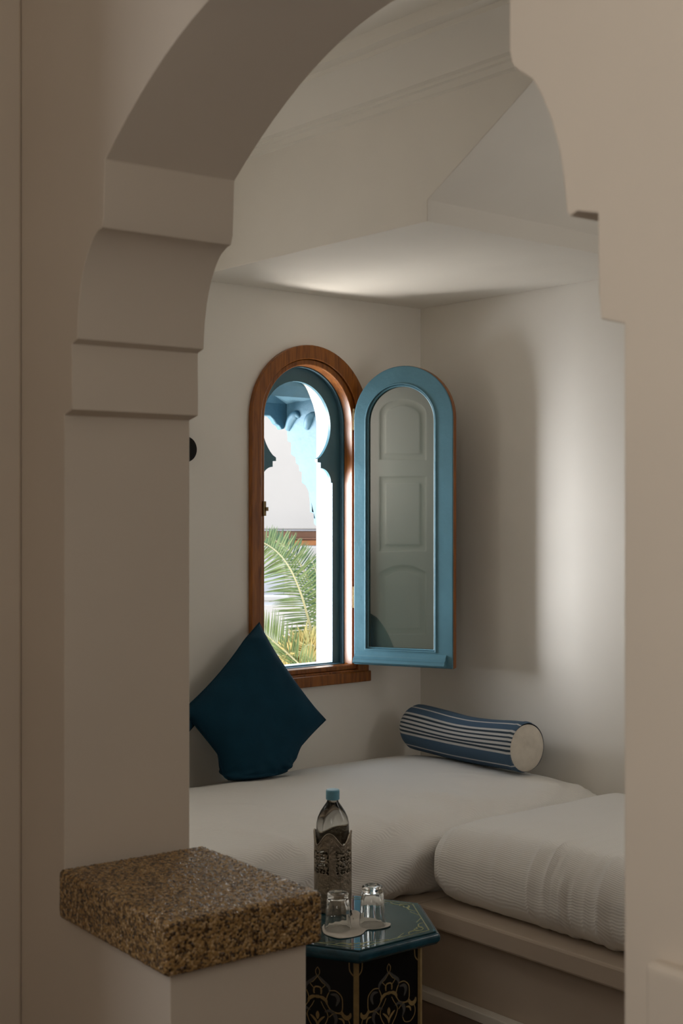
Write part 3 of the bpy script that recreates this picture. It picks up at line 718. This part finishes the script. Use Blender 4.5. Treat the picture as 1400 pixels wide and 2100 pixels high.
bmesh.ops.delete(bm, geom=[v for v in bm.verts if not v.link_faces], context='VERTS')
o = link('metal_sleeve', bm, M['sleeve'], bt, smooth='all'); sm = o.modifiers.new('solid', 'SOLIDIFY'); sm.thickness = .0014; sm.offset = 1
rim = [bb+Vector((math.cos(a_)*(rS+.0012), math.sin(a_)*(rS+.0012), topz(a_)-.001)) for a_ in [2*PI*i/96 for i in range(97)]]
link('sleeve_rim', tube(rim, .0019, 6), M['sleeve'], bt, smooth='all')
rim = [bb+Vector((math.cos(a_)*(rS+.0012), math.sin(a_)*(rS+.0012), topz(a_)-.014)) for a_ in [2*PI*i/96 for i in range(97)]]
bm = tube(rim, .0011, 6)
for k in range(4):
    a_ = 2*PI*k/4-1.745
    tube([bb+Vector((math.cos(a_)*(rS+.001), math.sin(a_)*(rS+.001), z)) for z in (.003, .08, .14, .185)], .0016, 6, bm)
link('sleeve_ribs', bm, M['sleeve'], bt, smooth='all')
# raised leaf relief near the rim
bm = bmesh.new()
for k in range(28):
    a_ = 2*PI*k/28; z = topz(a_)-.006-.006*(k % 2)
    tube([bb+Vector((math.cos(a_+d_)*(rS+.001), math.sin(a_+d_)*(rS+.001), z+e_)) for d_, e_ in ((-.07, -.003), (0, .001), (.07, .004))], [.0006, .0016, .0005], 5, bm)
link('leaf_relief', bm, M['sleeve'], bt, smooth='all')

# ------------------------------------------------------------------ outside the window
# masonry reveal beyond the screen
q_or2 = q_ir-.012
# porch: right arch wall running outwards, front wall, ceiling
QP = q_ir-.0135
ed = [(587, 868), (589, 905), (596, 908), (596, 932), (605, 938), (606, 950), (612, 955), (613, 966), (618, 968), (618, 990), (626, 996), (632, 1008), (634, 1024), (635, 1050), (642, 1052), (643, 1074), (647, 1078)]
def P2(u, v): return bpQ(u, v, QP)
e3 = [P2(u, v) for u, v in ed]
rfar = e3[0][0]; rnear = -WT-.002
poly = [(rfar, 1.35), (rnear, 1.35), (rnear, FLOOR-1.2), (P2(652, 1000)[0], FLOOR-1.2), (P2(652, 1000)[0], P2(652, 1080)[1])]
poly = poly[:4]+[(P2(650, 1000)[0], e3[-1][1])]+e3[::-1]
poly = [p_ for i, p_ in enumerate(poly)]
pch = thing('porch', R(QP, -.8, -1.6), 'pale blue porch with stepped arch edge outside the window', 'porch')
link('side_arch', plate(poly, [], lambda r, h: R(QP, r, h), A*.14), M['blue_light'], pch, smooth=.4, bevel=.004)
rF = rfar
fe = [(587, 868), (584, 879), (577, 881), (573, 873), (566, 869), (560, 859), (554, 853), (540, 852), (520, 849), (500, 860)]
f2 = [bpR(u, v, rF) for u, v in fe]
poly = [(QP-.14, 1.35), (f2[-1][0]+.9, 1.35), (f2[-1][0]+.9, f2[-1][1]-.1)]+f2[::-1]+[(QP-.14, f2[0][1])]
link('front_arch', plate(poly, [], lambda q, h: R(q, rF-.001, h), -B*.03), M['blue_light'], pch, smooth=.4, bevel=.004)
# cambered ceiling of the porch: ridge running from the corner
hc = bpR(580, 828, rF)[1]
bm = bmesh.new()
c0 = R(QP+.001, rF+.001, hc); c1 = R(QP+1.6, rF+.001, hc); c2 = R(QP+.001, -WT-.002, hc+.01); c3 = R(QP+1.6, -WT-.002, hc+.01); cm = R(QP+.8, (rF-WT)/2, hc+.35)
vs = [bm.verts.new(p_) for p_ in (c0, c1, c3, c2, cm)]
for i in range(4): bm.faces.new((vs[i], vs[(i+1) % 4], vs[4]))
o = link('porch_ceiling', bm, M['blue_light'], pch); sm = o.modifiers.new('s', 'SOLIDIFY'); sm.thickness = .05; sm.offset = 1
# corbels: little rolled mouldings on the side arch
for cv in (((590, 882), (595, 868), (602, 855), (610, 850), (614, 856)), ((629, 880), (633, 866), (638, 854), (645, 848))):
    pp = [R(QP+.002, *P2(u, v)) for u, v in cv]
    link('corbel', tube(smooth_pts(pp, 3), [.006+.016*math.sin(PI*min(1, (.1+i_/(3*(len(pp)-1)))*.9)) for i_ in range(3*(len(pp)-1)+1)], 8), M['blue_light'], pch, smooth='all')

# building across the way
bd_ = thing('building', Vector((-2, 14.5, -4)), 'pale rendered building across the way with a terracotta beam', 'building')
BX = lambda u, v, y: bpY(u, v, y)
def bbox(name, u0, u1, v0, v1, y, dep, m, par, bev=.01):
    a = BX(u0, v1, y); b = BX(u1, v0, y)
    return link(name, box(lambda x, yy, z: Vector((x, yy, z)), a.x, b.x, y, y+dep, a.z, b.z), m, par, bevel=bev)
bbox('upper_storey', 250, 900, 560, 1085, 14, 3, M['pale'], bd_)
bbox('shadow_line', 250, 900, 1085.2, 1089, 14.02, 2.8, M['greywall'], bd_, .004)  # thin grey strip standing in for the shadow line under the overhang
bbox('lower_wall', 250, 900, 1089.2, 1124, 14.5, 2.3, M['salmon'], bd_)
bbox('beam', 590, 652, 1108, 1118, 14.2, .25, M['orange'], bd_)
bbox('beam', 584, 652, 1103, 1106, 14.25, .2, M['salmon'], bd_)
bbox('terrace_wall', 250, 900, 1121, 1146, 13.6, .4, M['pale'], bd_)
bbox('terrace_wall', 250, 900, 1147, 1290, 13.2, .35, M['pale'], bd_)
bbox('garden_wall', 380, 580, 1180, 1221, 12.2, .3, M['greywall'], bd_)
bbox('garden_wall', 380, 590, 1222, 1233, 12.0, .4, M['ground'], bd_)
bbox('low_wall', 380, 900, 1240, 1420, 11.6, .3, M['pale'], bd_)
link('ground_floor', box(lambda x, y, z: Vector((x, y, z)), -2.4, 1.05, 14.5, 16.8, -3.2, EYE-1.35), M['white_out'], bd_)
tag(link('ground', box(lambda x, y, z: Vector((x, y, z)), -25, 12, 7.2, 40, -3.3, -3.2), M['ground']), kind='structure')
# palm
pc_ = bpY(645, 1302, 8.6)
pm = thing('palm_tree', Vector((pc_.x+.1, 8.7, -3.2)), 'date palm with arching green fronds outside the window', 'palm tree')
def frond(pts, L0, mleaf, nleaf, droop=.25, name='frond', seed=0, wdt=.011, tipf=.35):
    rnd = random.Random(seed); P = smooth_pts(pts, 10); bm = bmesh.new(); n = len(P)
    view = Vector((0, 1, 0))
    for i in range(nleaf):
        f = .04+.95*i/nleaf; idx = f*(n-1); a = P[int(idx)]; d = (P[min(int(idx)+1, n-1)]-P[max(int(idx)-1, 0)]).normalized()
        for sd in (1, -1):
            perp = d.cross(view).normalized()*sd
            ln = L0*(math.sin(PI*min(1, .16+.74*f))**.7)*(1-tipf*f)*rnd.uniform(.85, 1.1)
            di = (perp*rnd.uniform(.8, .95)+d*rnd.uniform(.40, .58)+view*rnd.uniform(-.3, .3)-UP*droop*rnd.uniform(.6, 1.2)).normalized()
            pp = [a+di*ln*k/3-UP*droop*.30*ln*(k/3)**2 for k in range(4)]
            wv = di.cross(view).normalized(); wv = (wv*.75+view*.5*rnd.choice((-1, 1))).normalized()
            ws = [wdt*.6, wdt, wdt*.75, .0008]
            va = [bm.verts.new(p_+wv*w_) for p_, w_ in zip(pp, ws)]; vb = [bm.verts.new(p_-wv*w_) for p_, w_ in zip(pp, ws)]
            vm_ = [bm.verts.new(p_+di.cross(wv)*w_*.35) for p_, w_ in zip(pp, ws)]
            for k in range(3): bm.faces.new((va[k], va[k+1], vm_[k+1], vm_[k])); bm.faces.new((vm_[k], vm_[k+1], vb[k+1], vb[k]))
    fr = thing_part(name, bm, mleaf, pm)
    link('rib', tube(P[::3]+[P[-1]], [.0095*(1-.8*i/len(P[::3])) for i in range(len(P[::3])+1)], 6), M['rachis'], fr, smooth='all')
def thing_part(name, bm, m, par):
    return link(name, bm, m, par)
Y_ = 8.6
frond([bpY(u, v, Y_+dy) for u, v, dy in ((640, 1300, 0), (630, 1262, -.05), (616, 1215, -.1), (594, 1165, -.1), (566, 1130, 0), (530, 1108, .1), (500, 1098, .15))], .25, M['leaf'], 70, .22, seed=1, wdt=.0062)
frond([bpY(u, v, Y_+.5+dy) for u, v, dy in ((672, 1310, 0), (652, 1240, 0), (632, 1190, 0), (606, 1142, 0), (575, 1115, .1), (548, 1100, .2))], .19, M['leaf_dark'], 70, .0, seed=2, wdt=.0062)
frond([bpY(u, v, Y_+.3+dy) for u, v, dy in ((668, 1320, 0), (668, 1250, 0), (655, 1195, 0), (640, 1150, .1))], .16, M['leaf_dark'], 40, .0, seed=12, wdt=.006)
frond([bpY(u, v, Y_-.3+dy) for u, v, dy in ((640, 1390, 0), (600, 1350, 0), (566, 1320, 0), (535, 1295, 0), (505, 1285, 0))], .20, M['leaf'], 40, -.7, seed=3, wdt=.006)
frond([bpY(u, v, Y_+.2+dy) for u, v, dy in ((650, 1330, 0), (640, 1322, 0), (610, 1340, -.1), (590, 1372, -.1))], .2, M['dry'], 34, .2, seed=4)
for k in range(9):
    a_ = rnd_ = random.Random(40+k).uniform
    u0 = a_(625, 665); v0 = a_(1325, 1360)
    frond([bpY(u0, v0, Y_), bpY(u0-a_(15, 35), v0-a_(-5, 22), Y_-.2), bpY(u0-a_(45, 75), v0+a_(-8, 25), Y_-.3)], .17, M['dry'], 22, a_(-.2, .35), 'dry_frond', seed=60+k, wdt=.008)
base = Vector((pc_.x+.12, 8.75, 0))
bm = tube([Vector((base.x+.02*math.sin(i*2), base.y, -3.2+i*(pc_.z-.12+3.2)/14)) for i in range(15)], [.17+.015*(i % 2) for i in range(15)], 14)
link('trunk', bm, M['trunk'], pm)
